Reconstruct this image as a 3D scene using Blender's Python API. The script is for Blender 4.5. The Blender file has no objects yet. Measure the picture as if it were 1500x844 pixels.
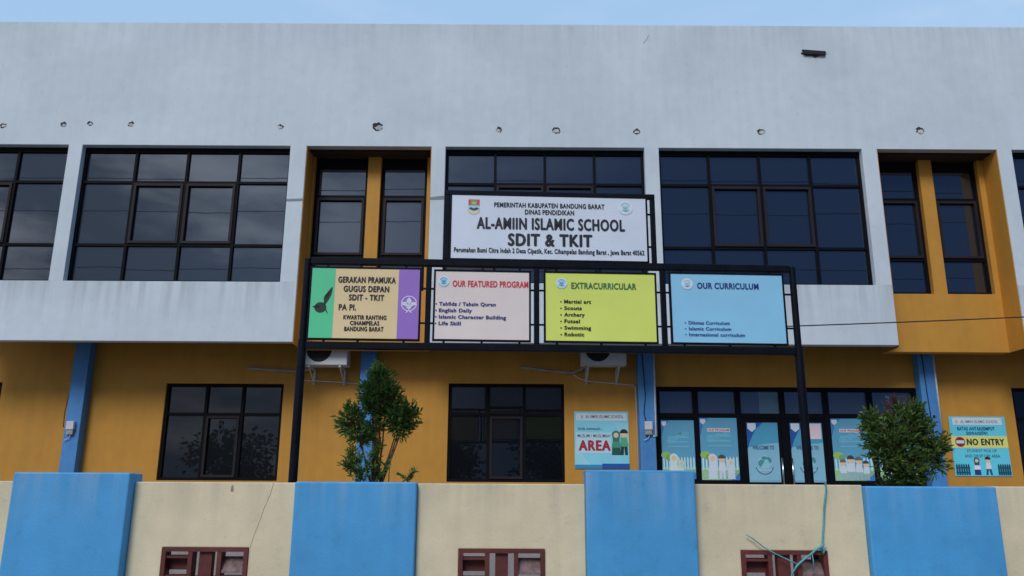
import bpy, math, random
from mathutils import Vector, Matrix
random.seed(11)
R = math.radians
scene = bpy.context.scene
COL = scene.collection

# ---------------------------------------------------------------- camera
cam_d = bpy.data.cameras.new('camera'); cam = bpy.data.objects.new('camera', cam_d); COL.objects.link(cam)
PITCH, ROLL = math.atan(308 / 1200), 0.0055
r0 = Vector((1, 0, 0)); fw = Vector((0, math.cos(PITCH), math.sin(PITCH))); u0 = Vector((0, -math.sin(PITCH), math.cos(PITCH)))
rt = r0 * math.cos(ROLL) + u0 * math.sin(ROLL); up = u0 * math.cos(ROLL) - r0 * math.sin(ROLL)
m = Matrix((rt, up, -fw)).transposed().to_4x4(); m.translation = Vector((0, 0, 1.6))
cam.matrix_world = m
cam_d.sensor_fit = 'HORIZONTAL'; cam_d.sensor_width = 36; cam_d.lens = 28.8
cam_d.clip_start = 0.05; cam_d.clip_end = 3000
scene.camera = cam

# ---------------------------------------------------------------- sky, sun, exposure
SUN_EL, SUN_AZ = R(40), R(200)       # azimuth of the sun, clockwise from +Y: behind the camera, a little left
w = bpy.data.worlds.new('World'); scene.world = w; w.use_nodes = True
nt = w.node_tree; nt.nodes.clear()
out = nt.nodes.new('ShaderNodeOutputWorld'); bg = nt.nodes.new('ShaderNodeBackground'); bg.inputs[1].default_value = 0.1
sky = nt.nodes.new('ShaderNodeTexSky'); sky.sky_type = 'NISHITA'; sky.sun_disc = False
sky.sun_elevation = SUN_EL; sky.sun_rotation = SUN_AZ; sky.altitude = 700; sky.air_density = 1.0; sky.dust_density = 1.5; sky.ozone_density = 1.5
L = nt.links.new
def wmath(op, a, b=None):
    n = nt.nodes.new('ShaderNodeMath'); n.operation = op
    for i, v in enumerate((a, b)):
        if v is None: continue
        if isinstance(v, (int, float)): n.inputs[i].default_value = v
        else: L(v, n.inputs[i])
    return n.outputs[0]
def wmix(f, a, b, blend='MIX'):
    n = nt.nodes.new('ShaderNodeMix'); n.data_type = 'RGBA'; n.blend_type = blend
    for k, v in (('Factor', f), ('A', a), ('B', b)):
        if isinstance(v, (int, float)): n.inputs[k].default_value = v
        elif isinstance(v, tuple): n.inputs[k].default_value = v
        else: L(v, n.inputs[k])
    return n.outputs['Result']
def wrange(v, a, b, c, d):
    n = nt.nodes.new('ShaderNodeMapRange'); n.interpolation_type = 'SMOOTHSTEP'
    for i, x in enumerate((a, b, c, d)): n.inputs[i + 1].default_value = x
    L(v, n.inputs[0]); return n.outputs[0]
tc = nt.nodes.new('ShaderNodeTexCoord'); mp = nt.nodes.new('ShaderNodeMapping'); mp.inputs['Scale'].default_value = (1.5, 1.5, 4.6)
mp.inputs['Location'].default_value = (0.35, 0.2, 0.0); L(tc.outputs['Generated'], mp.inputs[0])
nz = nt.nodes.new('ShaderNodeTexNoise'); nz.inputs['Scale'].default_value = 2.1; nz.inputs['Detail'].default_value = 8; nz.inputs['Roughness'].default_value = .58; L(mp.outputs[0], nz.inputs['Vector'])
sx = nt.nodes.new('ShaderNodeSeparateXYZ'); L(tc.outputs['Generated'], sx.inputs[0])
# thin high haze over the whole sky, a darker clear patch low in the east (+x, -y), cloud banks low in the west
hazy = wmix(.72, sky.outputs[0], (4.3, 6.6, 9.5, 1))
east = wmath('ADD', wmath('MULTIPLY', sx.outputs[0], .75), wmath('MULTIPLY', sx.outputs[1], -.66))
low = wrange(sx.outputs[2], .35, .75, 1, 0)
dark = wmath('MULTIPLY', wrange(east, .15, .75, 0, 1), low)
clear = wmix(dark, hazy, (.50, 1.05, 2.4, 1))
west = wmath('MULTIPLY', wrange(east, .75, .2, 0, 1), wrange(sx.outputs[1], .3, -.3, 0, 1))
ccol = wmix(wrange(nz.outputs[0], .40, .62, 0, 1), (1.3, 1.7, 2.3, 1), wmix(wrange(sx.outputs[2], .12, .34, 0, 1), (9.8, 8.8, 7.8, 1), (8.6, 8.8, 9.0, 1)))
banked = wmix(wmath('MULTIPLY', wmath('MULTIPLY', west, low), .92), clear, ccol)
thin = wmix(wmath('MULTIPLY', wrange(nz.outputs[0], .50, .78, 0, .22), wrange(sx.outputs[1], -.2, .3, 0, 1)), banked, (7.2, 8.3, 9.8, 1))
L(thin, bg.inputs[0]); L(bg.outputs[0], out.inputs[0])
sd = bpy.data.lights.new('sun', 'SUN'); sd.energy = 1.5; sd.angle = R(22); sd.color = (.98, .985, .99)
so = bpy.data.objects.new('sun', sd); COL.objects.link(so)
sdir = Vector((math.sin(SUN_AZ) * math.cos(SUN_EL), math.cos(SUN_AZ) * math.cos(SUN_EL), math.sin(SUN_EL)))
so.rotation_euler = sdir.to_track_quat('Z', 'Y').to_euler(); so.location = sdir * 60
scene.view_settings.view_transform = 'Standard'; scene.view_settings.look = 'None'
scene.view_settings.gamma = 1; scene.view_settings.use_curve_mapping = False
scene.view_settings.exposure = 0.13

# ---------------------------------------------------------------- materials
def mat(name, col, rough=.6, var=.0, scale=6, bump=0., bscale=60, metal=0, spec=.5, streak=0., coat=0., dirt=None, patch=0.):
    """procedural paint or metal: base colour with blotches, vertical rain streaks and fine bump"""
    m = bpy.data.materials.new(name); m.use_nodes = True; t = m.node_tree; b = t.nodes['Principled BSDF']
    b.inputs['Base Color'].default_value = (*col, 1); b.inputs['Roughness'].default_value = rough
    b.inputs['Metallic'].default_value = metal; b.inputs['Specular IOR Level'].default_value = spec
    co = t.nodes.new('ShaderNodeTexCoord'); src = None
    def mixmul(prev, fac, lo, hi, p0, p1):
        r = t.nodes.new('ShaderNodeMapRange'); r.inputs[1].default_value = p0; r.inputs[2].default_value = p1
        r.inputs[3].default_value = lo; r.inputs[4].default_value = hi
        t.links.new(fac, r.inputs[0])
        x = t.nodes.new('ShaderNodeMix'); x.data_type = 'RGBA'; x.blend_type = 'MULTIPLY'; x.inputs['Factor'].default_value = 1
        if prev is None: x.inputs['A'].default_value = (*col, 1)
        else: t.links.new(prev, x.inputs['A'])
        t.links.new(r.outputs[0], x.inputs['B']); return x.outputs['Result']
    if var:
        n = t.nodes.new('ShaderNodeTexNoise'); n.inputs['Scale'].default_value = scale; n.inputs['Detail'].default_value = 6
        t.links.new(co.outputs['Object'], n.inputs['Vector']); src = mixmul(src, n.outputs[0], 1 - var, 1 + var, .3, .7)
        n3 = t.nodes.new('ShaderNodeTexNoise'); n3.inputs['Scale'].default_value = scale * .12; n3.inputs['Detail'].default_value = 3
        t.links.new(co.outputs['Object'], n3.inputs['Vector']); src = mixmul(src, n3.outputs[0], 1 - var, 1 + var, .35, .65)
    if streak:
        mpn = t.nodes.new('ShaderNodeMapping'); mpn.inputs['Scale'].default_value = (5, 5, .22)
        n = t.nodes.new('ShaderNodeTexNoise'); n.inputs['Scale'].default_value = 1.6; n.inputs['Detail'].default_value = 5
        t.links.new(co.outputs['Object'], mpn.inputs[0]); t.links.new(mpn.outputs[0], n.inputs['Vector'])
        src = mixmul(src, n.outputs[0], 1 - streak, 1 + streak * .25, .32, .6)
    if patch:   # areas rolled over again with slightly different paint, soft edged
        n = t.nodes.new('ShaderNodeTexNoise'); n.inputs['Scale'].default_value = .55; n.inputs['Detail'].default_value = 9; n.inputs['Roughness'].default_value = .45
        t.links.new(co.outputs['Object'], n.inputs['Vector']); src = mixmul(src, n.outputs[0], 1 - patch, 1, .46, .53)
        n = t.nodes.new('ShaderNodeTexNoise'); n.inputs['Scale'].default_value = 9; n.inputs['Detail'].default_value = 8; n.inputs['Roughness'].default_value = .7
        t.links.new(co.outputs['Object'], n.inputs['Vector']); src = mixmul(src, n.outputs[0], 1 - patch * 2.5, 1, .30, .42)
    for ztop, ln, st, dc in ([] if not dirt else dirt if isinstance(dirt, list) else [dirt]):   # rain stains hanging from a given height: (z_top, length, strength, colour)
        sp = t.nodes.new('ShaderNodeSeparateXYZ'); t.links.new(co.outputs['Object'], sp.inputs[0])
        r = t.nodes.new('ShaderNodeMapRange'); r.inputs[1].default_value = ztop - ln; r.inputs[2].default_value = ztop
        t.links.new(sp.outputs[2], r.inputs[0])
        mpn = t.nodes.new('ShaderNodeMapping'); mpn.inputs['Scale'].default_value = (7, 7, .4)
        n = t.nodes.new('ShaderNodeTexNoise'); n.inputs['Scale'].default_value = 1.3; n.inputs['Detail'].default_value = 6
        t.links.new(co.outputs['Object'], mpn.inputs[0]); t.links.new(mpn.outputs[0], n.inputs['Vector'])
        r2 = t.nodes.new('ShaderNodeMapRange'); r2.inputs[1].default_value = .42; r2.inputs[2].default_value = .72
        t.links.new(n.outputs[0], r2.inputs[0])
        mm = t.nodes.new('ShaderNodeMath'); mm.operation = 'MULTIPLY'; t.links.new(r.outputs[0], mm.inputs[0]); t.links.new(r2.outputs[0], mm.inputs[1])
        m2 = t.nodes.new('ShaderNodeMath'); m2.operation = 'MULTIPLY'; m2.inputs[1].default_value = st; t.links.new(mm.outputs[0], m2.inputs[0])
        lt = t.nodes.new('ShaderNodeMath'); lt.operation = 'LESS_THAN'; lt.inputs[1].default_value = ztop + .01; t.links.new(sp.outputs[2], lt.inputs[0])
        m3 = t.nodes.new('ShaderNodeMath'); m3.operation = 'MULTIPLY'; t.links.new(lt.outputs[0], m3.inputs[0]); t.links.new(m2.outputs[0], m3.inputs[1]); m2 = m3
        x = t.nodes.new('ShaderNodeMix'); x.data_type = 'RGBA'; t.links.new(m2.outputs[0], x.inputs['Factor'])
        if src is None: x.inputs['A'].default_value = (*col, 1)
        else: t.links.new(src, x.inputs['A'])
        x.inputs['B'].default_value = (*dc, 1); src = x.outputs['Result']
    if src is not None: t.links.new(src, b.inputs['Base Color'])
    if bump:
        n = t.nodes.new('ShaderNodeTexNoise'); n.inputs['Scale'].default_value = bscale; n.inputs['Detail'].default_value = 4
        t.links.new(co.outputs['Object'], n.inputs['Vector'])
        bp = t.nodes.new('ShaderNodeBump'); bp.inputs['Strength'].default_value = bump; bp.inputs['Distance'].default_value = .01
        t.links.new(n.outputs[0], bp.inputs['Height']); t.links.new(bp.outputs[0], b.inputs['Normal'])
    return m
M = {}
M['white'] = mat('white_plaster_paint', (.65, .705, .75), .75, .03, 5, .12, 45, streak=.03, patch=.05, dirt=[(9.85, .8, .28, (.36, .39, .40)), (5.02, .8, .55, (.34, .36, .37))])
M['orange'] = mat('ochre_wall_paint', (.58, .268, .034), .7, .05, 5, .2, 60, streak=.05)
M['blue_pil'] = mat('blue_pilaster_paint', (.07, .26, .58), .65, .06, 8, .15, 60, streak=.06)
M['blue'] = mat('sky_blue_fence_paint', (.07, .345, .665), .65, .05, 6, .18, 55, streak=.05, patch=.06, dirt=(1.8, .5, .5, (.30, .47, .66)))
M['cream'] = mat('cream_fence_paint', (.78, .65, .43), .75, .05, 6, .2, 55, streak=.05, patch=.05, dirt=(1.73, .35, .45, (.45, .40, .30)))
M['dusty'] = mat('dusty_maroon_shelf', (.20, .13, .125), .9, .3, 30)
M['soffit'] = mat('shade_brown_soffit', (.055, .03, .015), .9, .06, 5)  # near-black brown: shade of the unlit recess tops and overhang put into the colour
M['maroon'] = mat('maroon_grille_paint', (.12, .022, .018), .6, .15, 20, .2, 90)
M['frame'] = mat('dark_window_aluminium', (.006, .006, .009), .55, .1, 12, spec=.08)
M['sash'] = mat('brown_window_sash', (.026, .020, .024), .55, .1, 12, spec=.15)
M['black'] = mat('black_painted_steel', (.0045, .006, .011), .5, .25, 25, .1, 120, spec=.10)
M['plinth'] = mat('pale_terrazzo', (.34, .30, .29), .4, .1, 30)
M['concrete'] = mat('grey_concrete', (.22, .21, .20), .85, .15, 4, .3, 40)
M['paving'] = mat('dark_paving', (.12, .115, .11), .85, .2, 6, .3, 50)
M['asphalt'] = mat('asphalt', (.05, .05, .052), .9, .2, 8, .5, 90)
M['earth'] = mat('dry_ground', (.16, .14, .10), .95, .25, .5, .4, 10)
M['acwhite'] = mat('white_ac_casing', (.52, .53, .53), .45, .06, 10)
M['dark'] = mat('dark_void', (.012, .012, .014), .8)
M['pvc'] = mat('white_pvc', (.62, .63, .66), .45, .06, 15)
M['cable'] = mat('black_cable', (.015, .015, .017), .6)
M['foam'] = mat('grey_foam_pipe', (.36, .32, .27), .8, .15, 30)
M['rope'] = mat('teal_plastic_rope', (.10, .36, .40), .6, .2, 80)
M['steel'] = mat('bright_steel', (.7, .7, .72), .2, metal=1)
M['chipdark'] = mat('exposed_plaster_dark', (.045, .045, .05), .95, .3, 60)
M['chiplight'] = mat('exposed_plaster_light', (.55, .55, .55), .95, .2, 60)
M['crack'] = mat('crack_line', (.30, .26, .20), .95)
M['grey_strap'] = mat('grey_tape', (.22, .25, .28), .6, .1, 20)
M['bark'] = mat('brown_bark', (.11, .065, .04), .9, .3, 40, .5, 60)

def glass_mat(name, col, refl, rough=.012, bump=.004, tint=(.75, .85, 1)):
    """dark tinted pane: dark body with a coated mirror-like reflection that grows towards grazing angles"""
    m = bpy.data.materials.new(name); m.use_nodes = True; t = m.node_tree; b = t.nodes['Principled BSDF']
    b.inputs['Base Color'].default_value = (*col, 1); b.inputs['Roughness'].default_value = .25; b.inputs['Specular IOR Level'].default_value = .2
    g = t.nodes.new('ShaderNodeBsdfGlossy'); g.inputs['Roughness'].default_value = rough; g.inputs['Color'].default_value = (*tint, 1)
    fr = t.nodes.new('ShaderNodeFresnel'); fr.inputs['IOR'].default_value = 1.5
    mr = t.nodes.new('ShaderNodeMapRange'); mr.inputs[1].default_value = .04; mr.inputs[2].default_value = 1; mr.inputs[3].default_value = refl; mr.inputs[4].default_value = 1
    mix = t.nodes.new('ShaderNodeMixShader'); o = t.nodes['Material Output']
    co = t.nodes.new('ShaderNodeTexCoord'); n = t.nodes.new('ShaderNodeTexNoise'); n.inputs['Scale'].default_value = 1.4
    bp = t.nodes.new('ShaderNodeBump'); bp.inputs['Strength'].default_value = bump; bp.inputs['Distance'].default_value = .15
    t.links.new(co.outputs['Object'], n.inputs['Vector']); t.links.new(n.outputs[0], bp.inputs['Height']); t.links.new(bp.outputs[0], g.inputs['Normal'])
    t.links.new(fr.outputs[0], mr.inputs[0]); t.links.new(mr.outputs[0], mix.inputs[0]); t.links.new(b.outputs[0], mix.inputs[1])
    t.links.new(g.outputs[0], mix.inputs[2]); t.links.new(mix.outputs[0], o.inputs[0]); return m
M['glass'] = glass_mat('tinted_window_glass', (.010, .013, .022), .15)
M['glass_low'] = glass_mat('dark_window_glass', (.0025, .0035, .006), .04)
M['glass_shop'] = glass_mat('clear_transom_glass', (.045, .06, .085), .12)
M['glass_lite'] = glass_mat('pale_interior_transom_glass', (.10, .17, .19), .10)  # lighter interior behind this pane is put into its colour

_flat = {}
def ink(hexcol, rough=.5):
    """printing ink by sRGB hex, slightly mottled like sun-bleached vinyl"""
    if hexcol in _flat: return _flat[hexcol]
    c = [int(hexcol[i:i + 2], 16) / 255 for i in (0, 2, 4)]
    c = [x / 12.92 if x <= .04045 else ((x + .055) / 1.055) ** 2.4 for x in c]
    k = min(1.35, .86 / max(max(c), .01)); c = [x * k for x in c]
    _flat[hexcol] = mat('ink_' + hexcol, c, rough, .04, 3); return _flat[hexcol]

# ---------------------------------------------------------------- mesh helpers
class MB:
    """collects shapes and links them as ONE mesh object"""
    def __init__(s): s.v = []; s.f = []; s.mi = []; s.mats = []; s.uvm = None
    def _m(s, mt):
        if mt not in s.mats: s.mats.append(mt)
        return s.mats.index(mt)
    def add(s, vs, fs, mt):
        o = len(s.v); k = s._m(mt); s.v += [tuple(p) for p in vs]
        for f in fs: s.f.append([i + o for i in f]); s.mi.append(k)
    def box(s, x0, x1, y0, y1, z0, z1, mt):
        s.add([(x0, y0, z0), (x1, y0, z0), (x1, y1, z0), (x0, y1, z0), (x0, y0, z1), (x1, y0, z1), (x1, y1, z1), (x0, y1, z1)],
              [(0, 3, 2, 1), (4, 5, 6, 7), (0, 1, 5, 4), (1, 2, 6, 5), (2, 3, 7, 6), (3, 0, 4, 7)], mt)
    def prism(s, pts, y0, y1, mt):
        """polygon in x,z extruded from y0 (front) to y1"""
        n = len(pts); a = sum(pts[i][0] * pts[(i + 1) % n][1] - pts[(i + 1) % n][0] * pts[i][1] for i in range(n))
        if a < 0: pts = pts[::-1]
        s.add([(x, y0, z) for x, z in pts] + [(x, y1, z) for x, z in pts],
              [list(range(n)), list(range(2 * n - 1, n - 1, -1))] + [(i, i + n, (i + 1) % n + n, (i + 1) % n) for i in range(n)], mt)
    def tube(s, path, r, mt, n=8, caps=True):
        path = [Vector(p) for p in path]; rs = r if isinstance(r, (list, tuple)) else [r] * len(path); rings = []
        for i, p in enumerate(path):
            d = (path[min(i + 1, len(path) - 1)] - path[max(i - 1, 0)]).normalized()
            a = d.cross(Vector((0, 0, 1)) if abs(d.z) < .9 else Vector((0, 1, 0))).normalized(); b = d.cross(a)
            rings.append([p + (a * math.cos(2 * math.pi * k / n) + b * math.sin(2 * math.pi * k / n)) * rs[i] for k in range(n)])
        vs = [q for rg in rings for q in rg]; fs = []
        for i in range(len(path) - 1):
            for k in range(n): fs.append((i * n + k, i * n + (k + 1) % n, (i + 1) * n + (k + 1) % n, (i + 1) * n + k))
        if caps: fs += [list(range(n))[::-1], [(len(path) - 1) * n + k for k in range(n)]]
        s.add(vs, fs, mt)
    def build(s, name, parent=None, loc=(0, 0, 0), rz=0, bevel=0, smooth=False):
        me = bpy.data.meshes.new(name); me.from_pydata(s.v, [], s.f)
        for mt in s.mats: me.materials.append(mt)
        me.polygons.foreach_set('material_index', s.mi)
        if smooth: me.polygons.foreach_set('use_smooth', [True] * len(me.polygons))
        me.update(); o = bpy.data.objects.new(name, me); COL.objects.link(o); o.location = loc; o.rotation_euler = (0, 0, rz)
        if parent: o.parent = parent
        if bevel:
            b = o.modifiers.new('bevel', 'BEVEL'); b.width = bevel; b.segments = 2; b.limit_method = 'ANGLE'
        return o
def tag(o, label=None, cat=None, group=None, kind=None):
    if label: o['label'] = label
    if cat: o['category'] = cat
    if group: o['group'] = group
    if kind: o['kind'] = kind
    return o
def empty(name, loc=(0, 0, 0), rz=0):
    o = bpy.data.objects.new(name, None); COL.objects.link(o); o.location = loc; o.rotation_euler = (0, 0, rz); o.empty_display_size = .2; return o
def wall(mb, x0, x1, z0, z1, holes, y0, y1, mt):
    """a wall slab with rectangular holes, one watertight surface"""
    xs = sorted({x0, x1, *[min(max(h[i], x0), x1) for h in holes for i in (0, 1)]}); zs = sorted({z0, z1, *[min(max(h[i], z0), z1) for h in holes for i in (2, 3)]})
    def solid(i, k):
        if i < 0 or k < 0 or i >= len(xs) - 1 or k >= len(zs) - 1: return False
        cx, cz = (xs[i] + xs[i + 1]) / 2, (zs[k] + zs[k + 1]) / 2
        return not any(h[0] < cx < h[1] and h[2] < cz < h[3] for h in holes)
    idx = {}; vs = []; fs = []
    def V(i, j, k):
        if (i, j, k) not in idx: idx[(i, j, k)] = len(vs); vs.append((xs[i], (y0, y1)[j], zs[k]))
        return idx[(i, j, k)]
    for i in range(len(xs) - 1):
        for k in range(len(zs) - 1):
            if not solid(i, k): continue
            fs.append((V(i, 0, k), V(i + 1, 0, k), V(i + 1, 0, k + 1), V(i, 0, k + 1)))
            fs.append((V(i, 1, k), V(i, 1, k + 1), V(i + 1, 1, k + 1), V(i + 1, 1, k)))
            if not solid(i - 1, k): fs.append((V(i, 0, k), V(i, 0, k + 1), V(i, 1, k + 1), V(i, 1, k)))
            if not solid(i + 1, k): fs.append((V(i + 1, 0, k), V(i + 1, 1, k), V(i + 1, 1, k + 1), V(i + 1, 0, k + 1)))
            if not solid(i, k - 1): fs.append((V(i, 0, k), V(i, 1, k), V(i + 1, 1, k), V(i + 1, 0, k)))
            if not solid(i, k + 1): fs.append((V(i, 0, k + 1), V(i + 1, 0, k + 1), V(i + 1, 1, k + 1), V(i, 1, k + 1)))
    mb.add(vs, fs, mt)
_tx = {}
def glyphs(s, bold):
    if (s, bold) in _tx: return _tx[(s, bold)]
    c = bpy.data.curves.new('t', 'FONT'); c.body = s; c.size = 1; c.offset = min(bold, .006); c.space_character = 1 + bold * 4.2; c.resolution_u = 3
    o = bpy.data.objects.new('t', c); COL.objects.link(o)
    me = bpy.data.meshes.new_from_object(o.evaluated_get(bpy.context.evaluated_depsgraph_get()))
    r = ([tuple(v.co) for v in me.vertices], [list(p.vertices) for p in me.polygons])
    bpy.data.objects.remove(o); bpy.data.curves.remove(c); bpy.data.meshes.remove(me); _tx[(s, bold)] = r; return r
class Print:
    """flat printing on a board w x h metres whose front is local y=0, centred; u to the right, v down, 0..1"""
    def __init__(s, w, h): s.w, s.h, s.mb, s.lines = w, h, MB(), []
    def P(s, u, v, lift): return ((u - .5) * s.w, -lift, (.5 - v) * s.h)
    def text(s, st, u0, u1, vt, vb, col, bold=.018, lift=.004):
        """one line fitted to a box; heavier strokes come from copies a hair apart"""
        vs, fs = glyphs(st, bold); hv, _ = glyphs('H', bold); k = bold * 1.6
        sh = [(0, 0)] if bold < .015 else [(-k, 0), (k, 0), (0, k * .5), (0, -k * .5)] + ([(0, 0)] if k > .045 else [])
        a = min(p[0] for p in vs) - k; b = max(p[0] for p in vs) + k; b0 = min(p[1] for p in hv) - k * .5; cap = max(p[1] for p in hv) + k * .5
        ln = MB(); s.lines.append(ln)
        for i, (dx, dy) in enumerate(sh):
            ln.add([s.P(u0 + (p[0] + dx - a) / (b - a) * (u1 - u0), vb + (p[1] + dy - b0) / (cap - b0) * (vt - vb), lift + i * .0003) for p in vs], fs, ink(col))
    def lettering(s, o):
        if s.mb.v and s.mb not in s.lines: s.mb.build('print', o)
        for ln in s.lines: ln.build('lettering', o)
    def poly(s, pts, col, lift=.003):
        q = [s.P(u, v, lift) for u, v in pts]
        a = sum(q[i][0] * q[(i + 1) % len(q)][2] - q[(i + 1) % len(q)][0] * q[i][2] for i in range(len(q)))
        s.mb.add(q if a > 0 else q[::-1], [list(range(len(q)))], ink(col))
    def rect(s, u0, u1, v0, v1, col, lift=.003): s.poly([(u0, v1), (u1, v1), (u1, v0), (u0, v0)], col, lift)
    def xy(s, u, v, dx, dz): return (u + dx * s.h / s.w, v - dz)        # offsets in board heights
    def disc(s, u, v, r, col, lift=.003, a0=0, a1=360, rin=0, n=28, sx=1):
        A = [R(a0 + (a1 - a0) * i / n) for i in range(n + 1)]
        o = [s.xy(u, v, r * sx * math.cos(a), r * math.sin(a)) for a in A]
        if rin:
            for i in range(n):
                p = [o[i], o[i + 1], s.xy(u, v, rin * sx * math.cos(A[i + 1]), rin * math.sin(A[i + 1])), s.xy(u, v, rin * sx * math.cos(A[i]), rin * math.sin(A[i]))]
                s.poly(p, col, lift)
        else: s.poly(o[:-1] if a1 - a0 == 360 else o, col, lift)
    def leaf(s, u, v, a, ln, wd, col, bend=0, lift=.004):
        """lens shape from (u,v) going at angle a"""
        L_, R_ = [], []
        for i in range(9):
            t = i / 8; x = ln * t; y = bend * math.sin(math.pi * t / 2) * t; h = wd * math.sin(math.pi * t) ** .8
            for lst, sg in ((L_, 1), (R_, -1)):
                yy = y + sg * h; lst.append(s.xy(u, v, x * math.cos(a) - yy * math.sin(a), x * math.sin(a) + yy * math.cos(a)))
        s.poly(L_ + R_[::-1][1:-1], col, lift)
    def logo(s, u, v, r, ring='9fc0cf', mid='4c9fb5'):
        s.disc(u, v, r, 'dfe6ea', .003); s.disc(u, v, r * .95, ring, .004, 200, 340, r * .78); s.disc(u, v, r * .70, mid, .004, 20, 160, r * .58)
        s.disc(u, v, r * .5, ring, .004); s.leaf(*s.xy(u, v, 0, -r * .3), R(62), r * .62, r * .16, mid, lift=.005); s.leaf(*s.xy(u, v, 0, -r * .3), R(118), r * .62, r * .16, mid, lift=.005)
        s.poly([s.xy(u, v, -r * .55, -r * .35), s.xy(u, v, 0, -r * .55), s.xy(u, v, r * .55, -r * .35), s.xy(u, v, 0, -r * .38)], '3f7f98', .005)

# ---------------------------------------------------------------- setting
g = MB(); g.add([(-900, -900, 0), (900, -900, 0), (900, 900, 0), (-900, 900, 0)], [(0, 1, 2, 3)], M['earth']); tag(g.build('ground'), kind='structure')
g = MB(); g.box(-120, 120, -5, 3.2, -.1, .006, M['asphalt']); tag(g.build('road'), kind='structure')
g = MB(); g.box(-120, 120, 3.2, 6.86, -.1, .13, M['concrete']); tag(g.build('pavement', bevel=.02), kind='structure')
g = MB(); g.box(-16, 16, 7.2, 13.4, -.1, .3, M['paving']); tag(g.build('courtyard'), kind='structure')

# ---------------------------------------------------------------- school building
YU, YB, YG = 13.0, 13.45, 14.1
XL = -9.26      # upper floor ends here, out of view, to let sky light onto the lower wall
bld = empty('school_building', (0, 14, 0))
tag(bld, 'two storey school with white upper facade, dark window bands and ochre ground floor', 'building')
def part(mb, name, parent=bld, **k):
    o = mb.build(name, parent, **k)
    if parent is bld: o.location = (0, -14, 0)      # meshes are written in world metres
    return o
recess = [(-3.53, -1.39), (6.24, 8.30), (12.35, 14.4)]
bands = [(-9.16, -7.61), (-7.37, -3.81), (-1.15, 2.255), (2.50, 5.98), (8.55, 12.1)]
f = MB()
wall(f, XL, 16, 4.02, 9.80, [(a, b, 4.0, 7.43) for a, b in recess] + [(a, b, 5.02, 7.43) for a, b in bands], YU, YU + .15, M['white'])
part(f, 'upper_facade', bevel=.008)
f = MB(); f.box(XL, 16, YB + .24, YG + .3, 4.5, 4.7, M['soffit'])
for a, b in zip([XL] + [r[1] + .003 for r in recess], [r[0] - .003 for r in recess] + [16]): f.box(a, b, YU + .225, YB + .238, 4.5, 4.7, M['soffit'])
f.box(XL, 16, YU + .225, 24, 9.2, 9.4, M['concrete'])
f.box(XL, XL + .2, YG + .31, 24, .3, 9.19, M['white']); f.box(-16, XL - .002, YG + .2, 24, 4.5, 4.7, M['concrete']); f.box(15.8, 16, YG + .31, 24, .3, 9.19, M['white']); f.box(XL + .21, 15.79, 23.8, 24, .3, 9.19, M['white'])
f.box(XL, XL + .2, YU + .225, YG + .3, 4.71, 9.19, M['white']); f.box(15.8, 16, YU + .225, YG + .3, 4.71, 9.19, M['white'])
part(f, 'shell')

def window(x0, x1, z0, z1, yf, cols, rows, sashes=(), glass='glass', fw_=.05, top=None, parent=bld, gmap=None, dep=.07, low=False):
    """frame mesh > glass, sash; yf = front of the frame"""
    top = top or fw_; fr = MB(); xs = [x0] + list(cols) + [x1]; zs = [z0] + list(rows) + [z1]; h = fw_ / 2
    fr.box(x0, x0 + fw_, yf, yf + dep, z0, z1, M['frame']); fr.box(x1 - fw_, x1, yf, yf + dep, z0, z1, M['frame'])
    for c in cols: fr.box(c - h, c + h, yf, yf + dep, z0, z1, M['frame'])
    L_ = [x0 + fw_] + [c + h for c in cols]; R_ = [c - h for c in cols] + [x1 - fw_]
    for a, b in zip(L_, R_):
        fr.box(a, b, yf, yf + dep, z0, z0 + fw_, M['frame']); fr.box(a, b, yf, yf + dep, z1 - top, z1, M['frame'])
        for r in rows: fr.box(a, b, yf + .004, yf + dep, r - h, r + h, M['frame'])
    o = part(fr, 'window', parent)
    B_ = [z0 + fw_] + [r + h for r in rows]; T_ = [r - h for r in rows] + [z1 - top]
    gl = MB()
    for i, (a, b) in enumerate(zip(L_, R_)):
        for k, (c, d) in enumerate(zip(B_, T_)):
            yy = yf + dep * .6; j = [random.uniform(-.0012, .0012) for _ in range(3)]
            q = [(a, yy + j[0], c), (b, yy + j[1], c), (b, yy + j[2], d), (a, yy + j[0] - j[1] + j[2], d)]
            q2 = [(x, y + .006, z) for x, y, z in q]
            gl.add(q + q2, [(0, 1, 2, 3), (7, 6, 5, 4), (0, 4, 5, 1), (1, 5, 6, 2), (2, 6, 7, 3), (3, 7, 4, 0)], M[(gmap or {}).get((i, k), glass)])
    gl.build('glass', o)
    for i, k in sashes:
        a, b, c, d = L_[i] + .004, R_[i] - .004, B_[k] + .004, T_[k] - .004; t = .042; s = MB(); y0, y1 = yf - .018, yf + .03
        s.box(a, a + t, y0, y1, c, d, M['sash']); s.box(b - t, b, y0, y1, c, d, M['sash'])
        s.box(a + t, b - t, y0, y1, c, c + t, M['sash']); s.box(a + t, b - t, y0, y1, d - t, d, M['sash'])
        s.build('sash', o)
    return o
def even(a, b, n): return [a + (b - a) * i / n for i in range(1, n)]
for a, b in bands:
    o = window(a, b, 5.02, 7.43, YU + .12, even(a, b, 4) if b - a > 2 else [-8.51], [5.68, 6.80], [(1, 1), (2, 1)] if b - a > 2 else [(0, 1)], top=.085, fw_=.044)
    bk = MB(); bk.box(a - .2, b + .2, YU + .3, YU + .32, 4.9, 7.6, M['dark']); bk.build('backing', o)
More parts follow.
